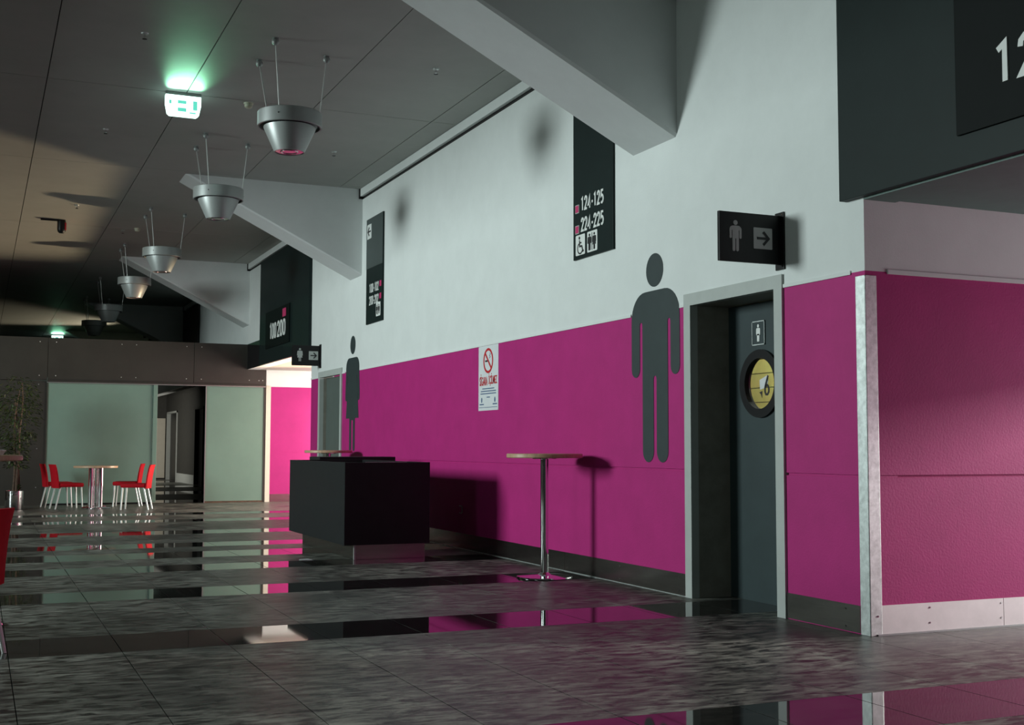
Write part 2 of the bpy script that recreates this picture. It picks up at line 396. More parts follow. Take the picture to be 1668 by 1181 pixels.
# ---- ceiling panels
ceiling = thing('ceiling', 'grey flat ceiling of large boards with thin dark joints', 'ceiling', (0, 0, ZC), kind='structure')
obj('backing', bx(-7.0, 0.0, -8, 46, ZC+0.02, ZC+0.2), 'joint', ceiling)
cxs = [-7.0, -5.96, -4.56, -3.16, -1.76, -0.355, -0.005]
cys = [-8, -4.0, 0.1, 4.45, 8.30, 13.27, 17.10, 22.1, 25.9, 30.9, 34.7, 39.7, 43.4, 45.9]
for a, b in zip(cys, cys[1:]):
    for c, d in zip(cxs, cxs[1:]):
        obj('ceiling_panel', bx(c+0.005, d-0.005, a+0.005, b-0.005, ZC, ZC+0.019), 'ceil', ceiling)
# upper hall to the left, out of the picture
struct_l = thing('wall_left', 'tall facade wall with a daylight opening and an added fill opening on the left', 'wall', (-16, 0, 0), kind='structure')
obj('facade', cells('X', -16.0, -16.25, [-8, -0.6, 2.6, 12.2, 15.8, 46], [-0.25, 1.3, 2.6, 5.1, 5.6, 9], [(-0.6, 2.6, 1.3, 5.1), (12.2, 15.8, 2.6, 5.6)]), 'darkwall', struct_l)
obj('light_block_bulkhead', bx(-7.35, -7.02, -8, 46, 4.47, 9.0), 'darkwall', struct_l)  # unseen, dropped below the ceiling to block grazing window light
obj('upper_roof', bx(-16.25, -7.0, -8, 46, 9.0, 9.2), 'darkwall', struct_l)
for n, (a, b, c, d) in enumerate(((-0.6, 2.6, 1.3, 5.1), (12.2, 15.8, 2.6, 5.6))):
    w = thing('window_%d' % (n+1), 'tall daylight window in the left facade' + (', added as fill beside the viewer' if n == 0 else ' opposite the signs'), 'window', (-16, a, c), kind='structure')
    fbm = bmesh.new()
    bx(-16.12, -15.98, a, a+0.06, c, d, fbm); bx(-16.12, -15.98, b-0.06, b, c, d, fbm); bx(-16.12, -15.98, a, b, c, c+0.06, fbm); bx(-16.12, -15.98, a, b, d-0.06, d, fbm)
    obj('window_frame', fbm, 'alu', w)
tag(obj('wall_light_block', bx(-7.35, -7.02, 23.75, 46, 0, 4.46), 'darkwall', loc=(-7.2, 34, 0)), 'unseen dark wall added to block window light beyond the partition', 'wall', kind='structure')  # unseen slab added to keep window light off the far bays
tag(obj('wall_front', bx(-16.25, 0.2, -8.2, -8.0, -0.25, 9.2), 'darkwall', loc=(-8, -8.1, 0)), 'dark end wall behind the viewer', 'wall', kind='structure')
tag(obj('wall_end', bx(-16.25, 4.3, 46.0, 46.2, -0.25, 9.2), 'darkwall', loc=(-8, 46.1, 0)), 'dark end wall far beyond the partition', 'wall', kind='structure')

# ---- right wall: white upper wall, magenta band, groove, edging strip
wr = thing('wall_right', 'long right wall, pale white above a magenta painted band', 'wall', (0, 13, 0), kind='structure')
obj('upper_wall', cells('X', 0.0, 0.25, [-8, Y1, D1[0], D1[1], D2[0], D2[1], Y2, 46], [ZM, ZD, ZB, 4.80],
    [(-8, Y1, ZM, ZB), (D1[0], D1[1], ZM, ZD), (D2[0], D2[1], ZM, ZD), (Y2, 46, ZM, ZB)]), 'white', wr)
obj('shadow_gap', bx(0.012, 0.25, -8, 46, 4.80, ZC+0.2), 'joint', wr)
for (a, b) in ((Y1, D1[0]), (D1[1], D2[0]), (D2[1], Y2)):
    obj('lower_panel', bx(0.0, 0.25, a, b, 0.0, ZG-0.009), 'magenta', wr)
    obj('upper_panel', bx(0.0, 0.25, a, b, ZG+0.009, ZM), 'magenta', wr)
    obj('groove', bx(0.014, 0.24, a+0.006, b-0.002, ZG-0.009, ZG+0.009), 'magenta', wr)
obj('near_pier', bx(0.0, 0.25, -8, 2.45, 0, ZB-0.002), 'magenta', wr)
te = thing('trim_edging', 'thin white edging strip on top of the magenta band', 'trim', (0, 13, ZM), kind='structure')
for (a, b) in ((Y1+0.13, D1[0]), (D1[1], 8.36), (9.15, 17.28), (18.045, D2[0]), (D2[1], Y2)):
    obj('edging_strip', bx(-0.010, 0.0, a, b, ZM-0.012, ZM+0.014, bevel=0.003), 'white', te)
sk = thing('socket_plate', 'square socket plate low on the wall in the counter shadow', 'socket', (0, 13.165, 0.4))
obj('plate', bx(-0.008, -0.0005, 13.12, 13.21, 0.40, 0.49, bevel=0.003), 'galv', sk)
obj('cover', bx(-0.012, -0.008, 13.13, 13.20, 0.41, 0.48, bevel=0.002), 'magenta', sk)
# cornice strips between the beams
BEAMS = [(-0.5, 0.2), (8.39, 9.13), (17.24, 17.86), (25.4, 26.05), (34.1, 34.75), (42.8, 43.4)]
tcount = 0
for (a, b) in zip([x[1] for x in BEAMS], [x[0] for x in BEAMS][1:]):
    tcount += 1
    t = thing('trim_%d' % tcount, 'pale cornice strip under the ceiling edge, bay %s' % ['by the viewer', 'above the tall direction signs', 'above the far passage', 'beyond the partition', 'at the far end'][tcount-1], 'trim', (0, a, 4.83), kind='structure')
    obj('cornice', bx(-0.045, 0.0, a+0.03, b-0.03, 4.835, ZC-0.004), 'white', t)
    obj('end_cap', bx(-0.06, 0.0, b-0.03, b-0.004, 4.80, ZC-0.002), 'blackgloss', t)
# stainless skirting
def screw(fr, u, v, parent):
    obj('screw', prism(fr, ell(u, v, 0.006, n=8), 0, 0.003), 'chrome', parent)
br = thing('baseboard_right', 'dull stainless steel skirting along the magenta wall', 'baseboard', (0, 6.3, 0), kind='structure')
for (a, b) in ((Y1+0.09, D1[0]), (8.28, 10.45), (10.45, 12.85), (12.85, 15.25), (15.25, 18.22), (D2[1], Y2)):
    obj('skirting_panel', bx(-0.006, 0.0, a+0.002, b-0.002, 0.006, 0.176), 'steel', br)
    fr = onwall(a, 0, -0.006)
    for u in ([0.12, (b-a)/2, b-a-0.06] if b-a > 1 else [b-a-0.62 if b-a > 0.7 else 0.1]):
        screw(fr, -u, 0.035, br); screw(fr, -u, 0.145, br)
obj('floor_seal', bx(-0.014, 0.0, D1[1], D2[0], 0.0, 0.006), 'galv', br)
# ---- near passage
wp = thing('wall_passage_near', 'magenta and white side wall of the near passage', 'wall', (1, Y1, 0), kind='structure')
obj('lower_panel', bx(0.25, 4.2, Y1, Y1+0.2, 0, ZG-0.009), 'magenta', wp)
obj('upper_panel', bx(0.25, 4.2, Y1, Y1+0.2, ZG+0.009, ZM), 'magenta', wp)
obj('groove', bx(0.24, 4.19, Y1+0.014, Y1+0.19, ZG-0.009, ZG+0.009), 'magenta', wp)
obj('upper_wall', bx(0.25, 4.2, Y1, Y1+0.2, ZM, ZB), 'white', wp)
obj('edging_strip', bx(0.175, 4.2, Y1-0.012, Y1, ZM-0.014, ZM+0.016, bevel=0.003), 'white', wp)
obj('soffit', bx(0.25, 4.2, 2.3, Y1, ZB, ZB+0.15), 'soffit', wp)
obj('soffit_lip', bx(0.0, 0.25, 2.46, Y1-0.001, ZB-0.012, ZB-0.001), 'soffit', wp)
obj('near_side', bx(0.25, 4.2, 2.25, 2.45, 0, ZB-0.002), 'magenta', wp)
obj('end_lintel', bx(4.2, 4.4, 2.3, Y1+0.2, 2.05, ZB+0.15), 'concrete', wp)
bp_ = thing('baseboard_passage_near', 'steel skirting coloured bright for passage reflections, at the foot of the near passage wall', 'baseboard', (0.1, Y1, 0), kind='structure')
for a, b in ((0.045, 1.085), (1.085, 2.6), (2.6, 4.2)):
    obj('skirting_panel', bx(a+0.002, b-0.002, Y1-0.006, Y1, 0.010, 0.185), 'steel_b', bp_)
    fr = facing(a, 0, Y1-0.006)
    for u in (0.42, b-a-0.02):
        screw(fr, u, 0.06, bp_); screw(fr, u, 0.155, bp_)
obj('floor_seal', bx(0.045, 4.2, Y1-0.016, Y1, 0.0, 0.010), 'alu', bp_)
cg = thing('corner_guard', 'galvanised steel corner guard on the magenta wall corner', 'corner guard', (0, Y1, 0))
obj('wall_leg', bx(-0.007, 0.0, Y1-0.007, Y1+0.085, 0.0, ZM-0.03, bevel=0.002), 'galv', cg)
obj('passage_leg', bx(-0.007, 0.085, Y1-0.007, Y1, 0.0, ZM-0.03, bevel=0.002), 'galv', cg)
obj('screw', prism(facing(0.05, 0.12, Y1-0.007), ell(0, 0, 0.007, n=10), 0, 0.003), 'chrome', cg)
# ---- far passage
wq = thing('wall_passage_far', 'sunlit pink and white side wall of the far passage', 'wall', (1, Y3, 0), kind='structure')
X3 = 0.40
obj('lower_panel', bx(X3, 4.2, Y3, Y3+0.2, 0, 1.02), 'magenta', wq)
obj('upper_panel', bx(X3, 4.2, Y3, Y3+0.2, 1.032, 2.40), 'magenta', wq)
obj('groove', bx(X3, 4.19, Y3+0.006, Y3+0.19, 1.02, 1.032), 'magenta', wq)
obj('upper_wall', bx(X3, 4.2, Y3, Y3+0.2, 2.40, ZB), 'white', wq)
obj('near_side', bx(0.25, 4.2, Y2-0.2, Y2, 0, ZB-0.002), 'magenta', wq)
obj('soffit', bx(0.25, 4.2, Y2-0.2, Y3+0.2, ZB, ZB+0.2), 'concrete', wq)
obj('end_lintel', bx(4.3, 4.5, Y2-0.2, Y3+0.2, 2.55, ZB+0.2), 'concrete', wq)
obj('skirting', bx(X3+0.1, 4.2, Y3-0.006, Y3, 0.0, 0.16), 'steel', wq)
cg2 = thing('corner_guard', 'pale corner guard beside the glass at the pink passage', 'corner guard', (X3, Y3, 0))
obj('wall_leg', bx(X3-0.008, X3, Y3-0.008, Y3+0.08, 0, 2.42), 'cream', cg2)
obj('passage_leg', bx(X3-0.008, X3+0.10, Y3-0.008, Y3, 0, 2.42), 'cream', cg2)
# black strip on the wall beyond the sign box
tag(obj('trim_black_strip', bx(-0.012, 0.0, 24.07, 25.45, ZB, 3.27), 'blackgloss', loc=(0, 24.8, ZB)), 'black strip under the white wall beside the far sign box', 'trim', kind='structure')

# ---- beams
bl = ['behind the viewer', 'cutting across the upper right, above the near direction sign', 'ending beside the left-arrow direction sign', 'above the dark partition', 'beyond the partition', 'at the far end of the hall']
for (a, b), l in zip(BEAMS, bl):
    fr = Fr((0, a, 0), (1, 0, 0), (0, 0, 1))
    bm = prism(fr, [(-2.56, ZC), (0.0, 3.67), (0.0, ZC)], 0, -(b-a))
    bmesh.ops.bevel(bm, geom=[e for e in bm.edges if abs(e.verts[0].co.x-e.verts[1].co.x) > 2.3 and abs(e.verts[0].co.z-e.verts[1].co.z) > 0.5], offset=0.022, segments=1, affect='EDGES')
    tag(obj('ceiling_beam', bm, 'beam', loc=(0, a, 3.67)), 'white painted wedge beam ' + l, 'beam', 'raking beams along the right wall', 'structure')

# ---- partition at the end of the hall
wb = thing('wall_back', 'dark panelled partition with frosted glass at the end of the hall', 'wall', (-2, Y3, 0), kind='structure')
seams = [-9.5, -6.7, -3.893, -1.091, 0.39]
for a, b in zip(seams, seams[1:]):
    obj('header_panel', bx(a+0.004, b-0.004, Y3-0.02, Y3+0.02, 2.43, 3.27), 'panel', wb)
    for x in (a+0.15, (a+b)/2-0.02 if b-a > 2 else b-0.35, (a+b)/2+0.26 if b-a > 2 else b-0.07, b-0.15):
        for z in (3.185, 2.525):
            obj('rivet', lathe([(0, 0.008), (0.008, 0.005), (0.010, 0)], x, 0, z, 8), 'satin', wb)
            o = wb.children[-1] if False else bpy.context.scene.collection.objects[-1]
            for v in o.data.vertices:   # turn the rivet to face the hall
                zz = v.co.z+wb.location.z-z; yy = v.co.y+wb.location.y
                v.co.z = z+yy-wb.location.z; v.co.y = Y3-0.02-zz-wb.location.y
for a, b in ((-9.5, -6.7), (-6.7, -3.9)):
    obj('wall_panel', bx(a+0.004, b-0.004, Y3-0.02, Y3+0.02, 0.0, 2.42), 'panel', wb)
    for z in (0.35, 1.1, 2.35):
        for x in (b-0.15, a+0.15): obj('rivet', bx(x-0.01, x+0.01, Y3-0.028, Y3-0.02, z-0.01, z+0.01), 'alu', wb)
obj('sliding_rail', bx(-3.9, 0.38, Y3-0.06, Y3-0.015, 2.385, 2.435, bevel=0.006), 'panel', wb)
obj('rail_edge', bx(-3.9, 0.38, Y3-0.065, Y3-0.058, 2.385, 2.398), 'alu', wb)
obj('glass_panel', bx(-3.88, -1.89, Y3-0.008, Y3+0.004, 0.035, 2.385), 'glass', wb)
obj('glass_panel', bx(-0.83, 0.36, Y3-0.008, Y3+0.004, 0.035, 2.385), 'glass', wb)
obj('glass_post', bx(-3.905, -3.88, Y3-0.03, Y3+0.02, 0, 2.385), 'panel', wb)
obj('glass_post', bx(-1.885, -1.80, Y3-0.035, Y3+0.02, 0.03, 2.40, bevel=0.008), 'glass', wb)
obj('glass_post', bx(-0.845, -0.83, Y3-0.03, Y3+0.02, 0, 2.385), 'alu', wb)
obj('glass_post', bx(0.355, 0.385, Y3-0.02, Y3+0.02, 0, 2.385), 'panel', wb)
obj('bottom_channel', bx(-3.88, -1.89, Y3-0.02, Y3+0.02, 0, 0.035), 'blackgloss', wb)
obj('bottom_channel', bx(-0.83, 0.36, Y3-0.02, Y3+0.02, 0, 0.035), 'bark', wb)
# ---- corridor seen through the partition doorway
XC = 0.85
wc = thing('wall_corridor', 'dim grey corridor wall seen through the partition doorway', 'wall', (XC, 34, 0), kind='structure')
CD = ((35.8, 37.3, 'nearer'), (40.9, 43.2, 'farther'))
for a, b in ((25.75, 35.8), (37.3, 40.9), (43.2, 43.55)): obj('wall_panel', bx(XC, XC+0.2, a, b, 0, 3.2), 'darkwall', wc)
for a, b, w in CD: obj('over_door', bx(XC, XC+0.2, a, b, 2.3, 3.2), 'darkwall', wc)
obj('skirting', bx(XC-0.02, XC, 37.35, 40.85, 0.0, 0.28), 'frame', wc)
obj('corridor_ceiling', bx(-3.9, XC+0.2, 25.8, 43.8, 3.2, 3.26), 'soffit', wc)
obj('corridor_end', bx(-3.9, XC+0.2, 43.6, 43.8, 0, 3.2), 'darkwall', wc)
for n, (a, b, w) in enumerate(CD):
    d = thing('door_%d' % (n+3), '%s dark doorway in the dim corridor behind the partition' % w, 'door', (XC, a, 0), kind='structure')
    obj('door_leaf', bx(XC+0.10, XC+0.14, a+0.06, b-0.06, 0, 2.25), 'blackgloss', d)
    fb = bmesh.new(); bx(XC-0.03, XC+0.10, a, a+0.06, 0, 2.3, fb); bx(XC-0.03, XC+0.10, b-0.06, b, 0, 2.3, fb); bx(XC-0.03, XC+0.10, a, b, 2.24, 2.3, fb)
    obj('door_frame', fb, 'frame' if n else 'darkwall', d)
d = thing('door_5', 'pale cream door standing at the end of the dim corridor', 'door', (0.6, 43.5, 0), kind='structure')
obj('door_leaf', bx(0.30, 0.83, 43.53, 43.58, 0.05, 2.1, bevel=0.01), 'cream', d)
obj('handle', bx(0.36, 0.39, 43.48, 43.53, 1.0, 1.06), 'chrome', d)

# ---- sign boxes over the passages
def signbox(y0, y1, label, panel, sq, texts):
    t = thing('sign_box', label, 'sign', (0, y0, ZB), 'dark section sign boxes over the passages')
    obj('casing', bx(-0.055, 0.0, y0, y1, ZB, ZC-0.15, bevel=0.004), 'sign', t)
    a, b, c, d = panel
    obj('number_panel', bx(-0.075, -0.055, a, b, c, d, bevel=0.003), 'sign2', t)
    if sq:
        obj('section_marker', prism(onwall(sq[0], sq[1], -0.075), rrect(0, sq[2], 0, sq[3], 0.02), 0, 0.006), 'redsq', t)
    for s, ya, yb, za, zb in texts:
        obj('number', digits(onwall(0, 0, -0.075), s, -ya, -yb, za, zb, 0, 0.008, 0.135), 'print', t)
    return t
signbox(2.30, 6.31, 'huge dark sign box at the upper right edge with white 12', (2.9, 5.25, 2.93, 3.72), (3.3, 3.40, 0.14, 0.15),
        [('124', 4.955, 4.48, 3.13, 3.375), ('224', 4.30, 3.80, 3.13, 3.375)])
signbox(20.16, 24.08, 'tall dark sign box reading 100 200 above the sunlit passage', (21.5, 23.45, 3.02, 3.72), (22.0, 3.51, 0.26, 0.15),
        [('100', 23.05, 22.50, 3.165, 3.475), ('200', 22.42, 21.76, 3.165, 3.475)])
tag(obj('wall_shade_panel', bx(-0.05, 0.0, 31.6, 41.5, 2.75, ZC-0.15, bevel=0.004), 'blackgloss', loc=(0, 31.6, 2.75)), 'black panel for the unlit wall far behind the partition under the beams', 'sign', 'dark section sign boxes over the passages')  # black slab standing for unlit wall, shade put into its colour

# ---- doors in the magenta wall
def door_frame(d, a, b, side):
    fb = bmesh.new()
    bx(-0.018, 0.05, a, a+0.095, 0, ZD, fb); bx(-0.018, 0.05, b-0.095, b, 0, ZD, fb); bx(-0.018, 0.05, a+0.095, b-0.095, ZD-0.095, ZD, fb)
    obj('door_frame', fb, 'frame', d)
a, b = D1
d1 = thing('door_1', 'dark slate toilet door with a round porthole in a pale frame', 'door', (0, (a+b)/2, 0), kind='structure')
door_frame(d1, a, b, 1)
LX = 0.34
rb = bmesh.new(); bx(0.05, LX+0.05, b-0.095, b+0.1, 0, ZD, rb); bx(0.05, LX+0.05, a-0.1, a+0.095, 0, ZD, rb); bx(0.05, LX+0.05, a-0.1, b+0.1, ZD-0.095, ZD+0.05, rb)
obj('reveal', rb, 'reveal', d1)
ya, yb, PY, PZ, PR = a+0.095, b-0.095, 7.75, 1.65, 0.205
fr = onwall(PY, PZ, LX)
lb = bmesh.new()   # leaf with a round hole
n = 48; rim = [(PR*math.cos(2*math.pi*i/n), PR*math.sin(2*math.pi*i/n)) for i in range(n)]
def outer(c, s):
    u0, u1, v0, v1 = PY-yb, PY-ya, -PZ, 2.27-PZ
    k = min([(u1/c) if c > 1e-9 else 9e9, (u0/c) if c < -1e-9 else 9e9, (v1/s) if s > 1e-9 else 9e9, (v0/s) if s < -1e-9 else 9e9])
    return (c*k, s*k)
angs = sorted([2*math.pi*i/n for i in range(n)]+[math.atan2(v, u) % (2*math.pi) for u in (PY-yb, PY-ya) for v in (-PZ, 2.27-PZ)])
ring = []
for t in angs:
    c, s = math.cos(t), math.sin(t); o_ = outer(c, s)
    ring.append([lb.verts.new(fr.p(PR*c, PR*s, 0)), lb.verts.new(fr.p(*o_, 0)), lb.verts.new(fr.p(PR*c, PR*s, -0.045)), lb.verts.new(fr.p(*o_, -0.045))])
for i in range(len(ring)):
    A, B = ring[i], ring[(i+1) % len(ring)]
    for q in ((0, 1), (2, 3), (0, 2)): lb.faces.new((A[q[0]], A[q[1]], B[q[1]], B[q[0]]))
bmesh.ops.recalc_face_normals(lb, faces=lb.faces[:])
leaf = obj('door_leaf', lb, 'door', d1)
obj('porthole_ring', ringflat(fr, 0, 0, PR-0.012, PR+0.055, -0.02, 0.022, n=48), 'blackgloss', leaf)
obj('porthole_glass', prism(fr, ell(0, 0, PR-0.005, n=40), -0.030, -0.026), 'clear', leaf)
obj('paper_note', prism(fr, [(-0.055, 0.03), (0.055, 0.065), (0.055, 0.01), (0.03, -0.03), (-0.05, -0.045)], -0.024, -0.022), 'paper', leaf)
obj('number', digits(fr, '6', 0.005, 0.08, -0.10, 0.07, -0.021, -0.018, 0.11), 'blackprint', leaf)
obj('sticker', prism(fr, [(-0.06, -0.065), (-0.02, -0.055), (-0.025, -0.11), (-0.04, -0.08)], -0.024, -0.022), 'blackprint', leaf)
pf = onwall(7.70, 2.03, LX)
pl = obj('toilet_plaque', prism(pf, rrect(-0.155, 0.01, -0.085, 0.10, 0.006), 0, 0.006), 'door', leaf)
fbm = bmesh.new()
for r_ in (rect(-0.155, 0.01, -0.085, -0.078), rect(-0.155, 0.01, 0.093, 0.10), rect(-0.155, -0.149, -0.085, 0.10), rect(0.004, 0.01, -0.085, 0.10)): prism(pf, r_, 0.006, 0.010, fbm)
obj('plaque_edge', fbm, 'galv', leaf)
fbm = prism(pf, ell(-0.073, 0.062, 0.013), 0.0065, 0.009)
prism(pf, rrect(-0.099, -0.047, -0.01, 0.046, 0.012), 0.0065, 0.009, fbm); prism(pf, rrect(-0.088, -0.058, -0.058, 0.0, 0.006), 0.0065, 0.009, fbm)
obj('man_symbol', fbm, 'print', leaf)
# lit yellow boards of the washroom behind the porthole
yw = thing('wall_washroom', 'yellow boarded washroom wall seen through the porthole', 'wall', (1.6, 8.2, 0), kind='structure')
for i in range(9):
    obj('board', bx(1.60, 1.62, 6.5, 11.5, 1.05+0.135*i, 1.05+0.135*(i+1)-0.008), 'yellow', yw)
obj('board_backing', bx(1.62, 1.70, 6.5, 11.5, 0, 2.75), 'joint', yw)
wl = bpy.data.lights.new('washroom_lamp', 'POINT'); wl.energy = 42; wl.color = (0.97, 1.0, 0.92); wl.shadow_soft_size = 0.15
wo = bpy.data.objects.new('washroom_lamp', wl); COL.objects.link(wo); wo.location = (0.85, 8.6, 2.5)
obj('washroom_side', bx(0.25, 1.70, 11.5, 11.6, 0, 2.75), 'white', yw)
obj('washroom_ceiling', bx(0.25, 1.70, Y1+0.2, 11.6, 2.75, 2.85), 'white', yw)
a, b = D2
d2 = thing('door_2', 'plain grey green toilet door behind the woman pictogram', 'door', (0, (a+b)/2, 0), kind='structure')
door_frame(d2, a, b, 1)
obj('door_leaf', bx(0.10, 0.145, a+0.34, b-0.095, 0, ZD-0.1), 'door_g', d2)
obj('gap_shade', bx(0.13, 0.20, a+0.095, a+0.34, 0, ZD-0.1), 'blackgloss', d2)  # black block filling the gap, its shade put into the colour
obj('reveal', bx(0.05, 0.2, b-0.095, b, 0, ZD), 'reveal', d2)

# ================================================================== SIGNS ON THE WALL
def man_outline():
    # feet at v=0, full height 1.73 m, centred on u=0
    p = []
    p += arc(-0.115, 0.09, 0.09, 180, 360)          # left leg end (-0.205..-0.025)
    p += [(-0.025, 0.68)] + arc(0, 0.69, 0.025, 180, 0, 4) + [(0.025, 0.68)]
    p += arc(0.115, 0.09, 0.09, 180, 360)
    p += [(0.205, 0.78), (0.205, 1.15)] + arc(0.2275, 1.15, 0.0225, 180, 0, 4) + [(0.25, 1.15)]
    p += arc(0.32, 0.78, 0.07, 180, 360)
    p += [(0.39, 1.18)] + arc(0.16, 1.192, 0.23, 0, 90) + [(-0.16, 1.422)] + arc(-0.16, 1.192, 0.23, 90, 180)
    p += arc(-0.32, 0.78, 0.07, 180, 360)
    p += [(-0.25, 1.15)] + arc(-0.2275, 1.15, 0.0225, 180, 0, 4) + [(-0.205, 1.15), (-0.205, 0.78)]
    return p
def woman_outline():
    p = []
    p += arc(-0.095, 0.05, 0.05, 180, 360, 6) + [(-0.045, 0.06), (-0.045, 0.46), (0.045, 0.46), (0.045, 0.06)] + arc(0.095, 0.05, 0.05, 180, 360, 6)
    p += [(0.145, 0.49), (0.33, 0.49), (0.235, 1.12), (0.25, 1.13), (0.275, 0.80)]
    p += arc(0.325, 0.80, 0.05, 180, 360, 6) + [(0.375, 0.85), (0.345, 1.22)] + arc(0.19, 1.24, 0.155, 0, 90, 6)
    q = [(-u, v) for u, v in p[:]]
    right = p[len(arc(-0.095, 0.05, 0.05, 180, 360, 6)):]
    left = []
    left += [(-0.19, 1.395)] + arc(-0.19, 1.24, 0.155, 90, 180, 6) + [(-0.345, 1.22), (-0.375, 0.85)] + arc(-0.325, 0.80, 0.05, 180, 360, 6)
    left += [(-0.275, 0.80), (-0.25, 1.13), (-0.235, 1.12), (-0.33, 0.49), (-0.145, 0.49)]
    return p + left
mp_ = thing('man_pictogram', 'large dark standing man pictogram painted left of the porthole door', 'pictogram', (0, 8.755, 1.04))
fr = onwall(8.755, 1.04)
obj('body', prism(fr, man_outline(), 0.0005, 0.004), 'picto', mp_)
obj('head', prism(fr, ell(0, 1.592, 0.138, 0.140), 0.0005, 0.004), 'picto', mp_)
wp_ = thing('woman_pictogram', 'large dark woman in a dress pictogram beside the far toilet door', 'pictogram', (0, 17.66, 1.09))
fr = onwall(17.66, 1.09)
obj('body', prism(fr, woman_outline(), 0.0005, 0.004), 'picto', wp_)
obj('head', prism(fr, ell(0, 1.585, 0.135, 0.138), 0.0005, 0.004), 'picto', wp_)

def figs(fr, u, v, h, mt, parent, dress=False):
    k = h/1.73
    poly = woman_outline() if dress else man_outline()
    bm = prism(fr, [(u+a*k, v+b*k) for a, b in poly], 0, 0.004)
    prism(fr, [(u+a*k, v+b*k) for a, b in ell(0, 1.592, 0.138, n=16)], 0, 0.004, bm)
    return obj('woman_symbol' if dress else 'man_symbol', bm, mt, parent)
def arrow(fr, u, v, s, sgn, mt, parent):
    bm = stroke(fr, [(u-sgn*s*0.5, v), (u+sgn*s*0.42, v)], s*0.17, 0, 0.004)
    stroke(fr, [(u+sgn*s*0.02, v+s*0.46), (u+sgn*s*0.46, v), (u+sgn*s*0.02, v-s*0.46)], s*0.17, 0, 0.0045, bm)
    return obj('arrow', bm, mt, parent)
# tall direction signs
def tall_sign(y0, y1, label, flip):
    t = thing('direction_sign', label, 'sign', (0, (y0+y1)/2, 2.91), 'tall direction signs on the right wall')
    board = obj('board', bx(-0.022, 0.0, y0, y1, 2.91, 4.435, bevel=0.003), 'sign', t)
    fr = onwall(y1, 2.91, -0.022)     # u runs from the far edge towards the viewer
    return t, fr
t, fr = tall_sign(9.44, 10.225, 'tall charcoal sign reading 124-125 and 224-225 with toilet symbols', False)
for s, v in (('124-125', 0.44), ('224-225', 0.245)):
    obj('lettering', digits(fr, s, 0.165, 0.615, v, v+0.135, 0, 0.004), 'print', t)
for v in (0.435, 0.24):
    m_ = obj('section_marker', prism(fr, rrect(0.045, 0.125, v, v+0.08, 0.008), 0, 0.003), 'printg', t)
    obj('marker_fill', prism(fr, rect(0.053, 0.117, v+0.008, v+0.072), 0.003, 0.005), 'redsq', m_)
p1 = obj('symbol_plate', prism(fr, rrect(0.055, 0.245, 0.035, 0.225, 0.012), 0, 0.003), 'print', t)
p2 = obj('symbol_plate', prism(fr, rrect(0.29, 0.49, 0.035, 0.225, 0.012), 0, 0.003), 'print', t)
fr2 = Fr(fr.p(0, 0, 0.003), fr.u, fr.v)
bm = prism(fr2, ell(0.135, 0.195, 0.014), 0, 0.003)
stroke(fr2, [(0.137, 0.175), (0.140, 0.115), (0.185, 0.115), (0.205, 0.065), (0.222, 0.07)], 0.016, 0, 0.003, bm)
stroke(fr2, [(0.139, 0.148), (0.175, 0.148)], 0.013, 0, 0.0035, bm)
stroke(fr2, [(0.15+0.052*math.cos(math.radians(x)), 0.098+0.05*math.sin(math.radians(x))) for x in range(120, 345, 15)], 0.012, 0, 0.003, bm)
obj('wheelchair_symbol', bm, 'blackprint', p1)
figs(fr2, 0.34, 0.05, 0.155, 'blackprint', p2); figs(fr2, 0.435, 0.05, 0.155, 'blackprint', p2, True)
obj('divider', prism(fr2, rect(0.385, 0.392, 0.05, 0.21), 0, 0.003), 'blackprint', p2)
t, fr = tall_sign(16.16, 16.945, 'tall charcoal sign reading 100-102 and 200-202 with a left arrow', True)
obj('upper_lit_face', prism(fr, rect(0.004, 0.781, 0.80, 1.520), 0, 0.003), 'signlit', t)  # upper part coloured lighter, as if lit
for s, v in (('100-102', 0.435), ('200-202', 0.26)):
    obj('lettering', digits(fr, s, 0.165, 0.61, v, v+0.135, 0, 0.004, 0.13), 'print', t)
    obj('section_marker', prism(fr, rrect(0.655, 0.735, v+0.05, v+0.13, 0.008), 0, 0.004), 'redsq', t)
p1 = obj('symbol_plate', prism(fr, rrect(0.50, 0.70, 0.075, 0.27, 0.012), 0, 0.003), 'print', t)
fr2 = Fr(fr.p(0, 0, 0.003), fr.u, fr.v)
figs(fr2, 0.55, 0.105, 0.13, 'blackprint', p1); figs(fr2, 0.645, 0.105, 0.13, 'blackprint', p1, True)
obj('divider', prism(fr2, rect(0.595, 0.602, 0.09, 0.25), 0, 0.003), 'blackprint', p1)
p2 = obj('symbol_plate', prism(fr, rrect(0.05, 0.25, 1.23, 1.44, 0.012), 0.003, 0.006), 'print', t)
arrow(Fr(fr.p(0, 0, 0.006), fr.u, fr.v), 0.15, 1.335, 0.13, -1, 'blackprint', p2)
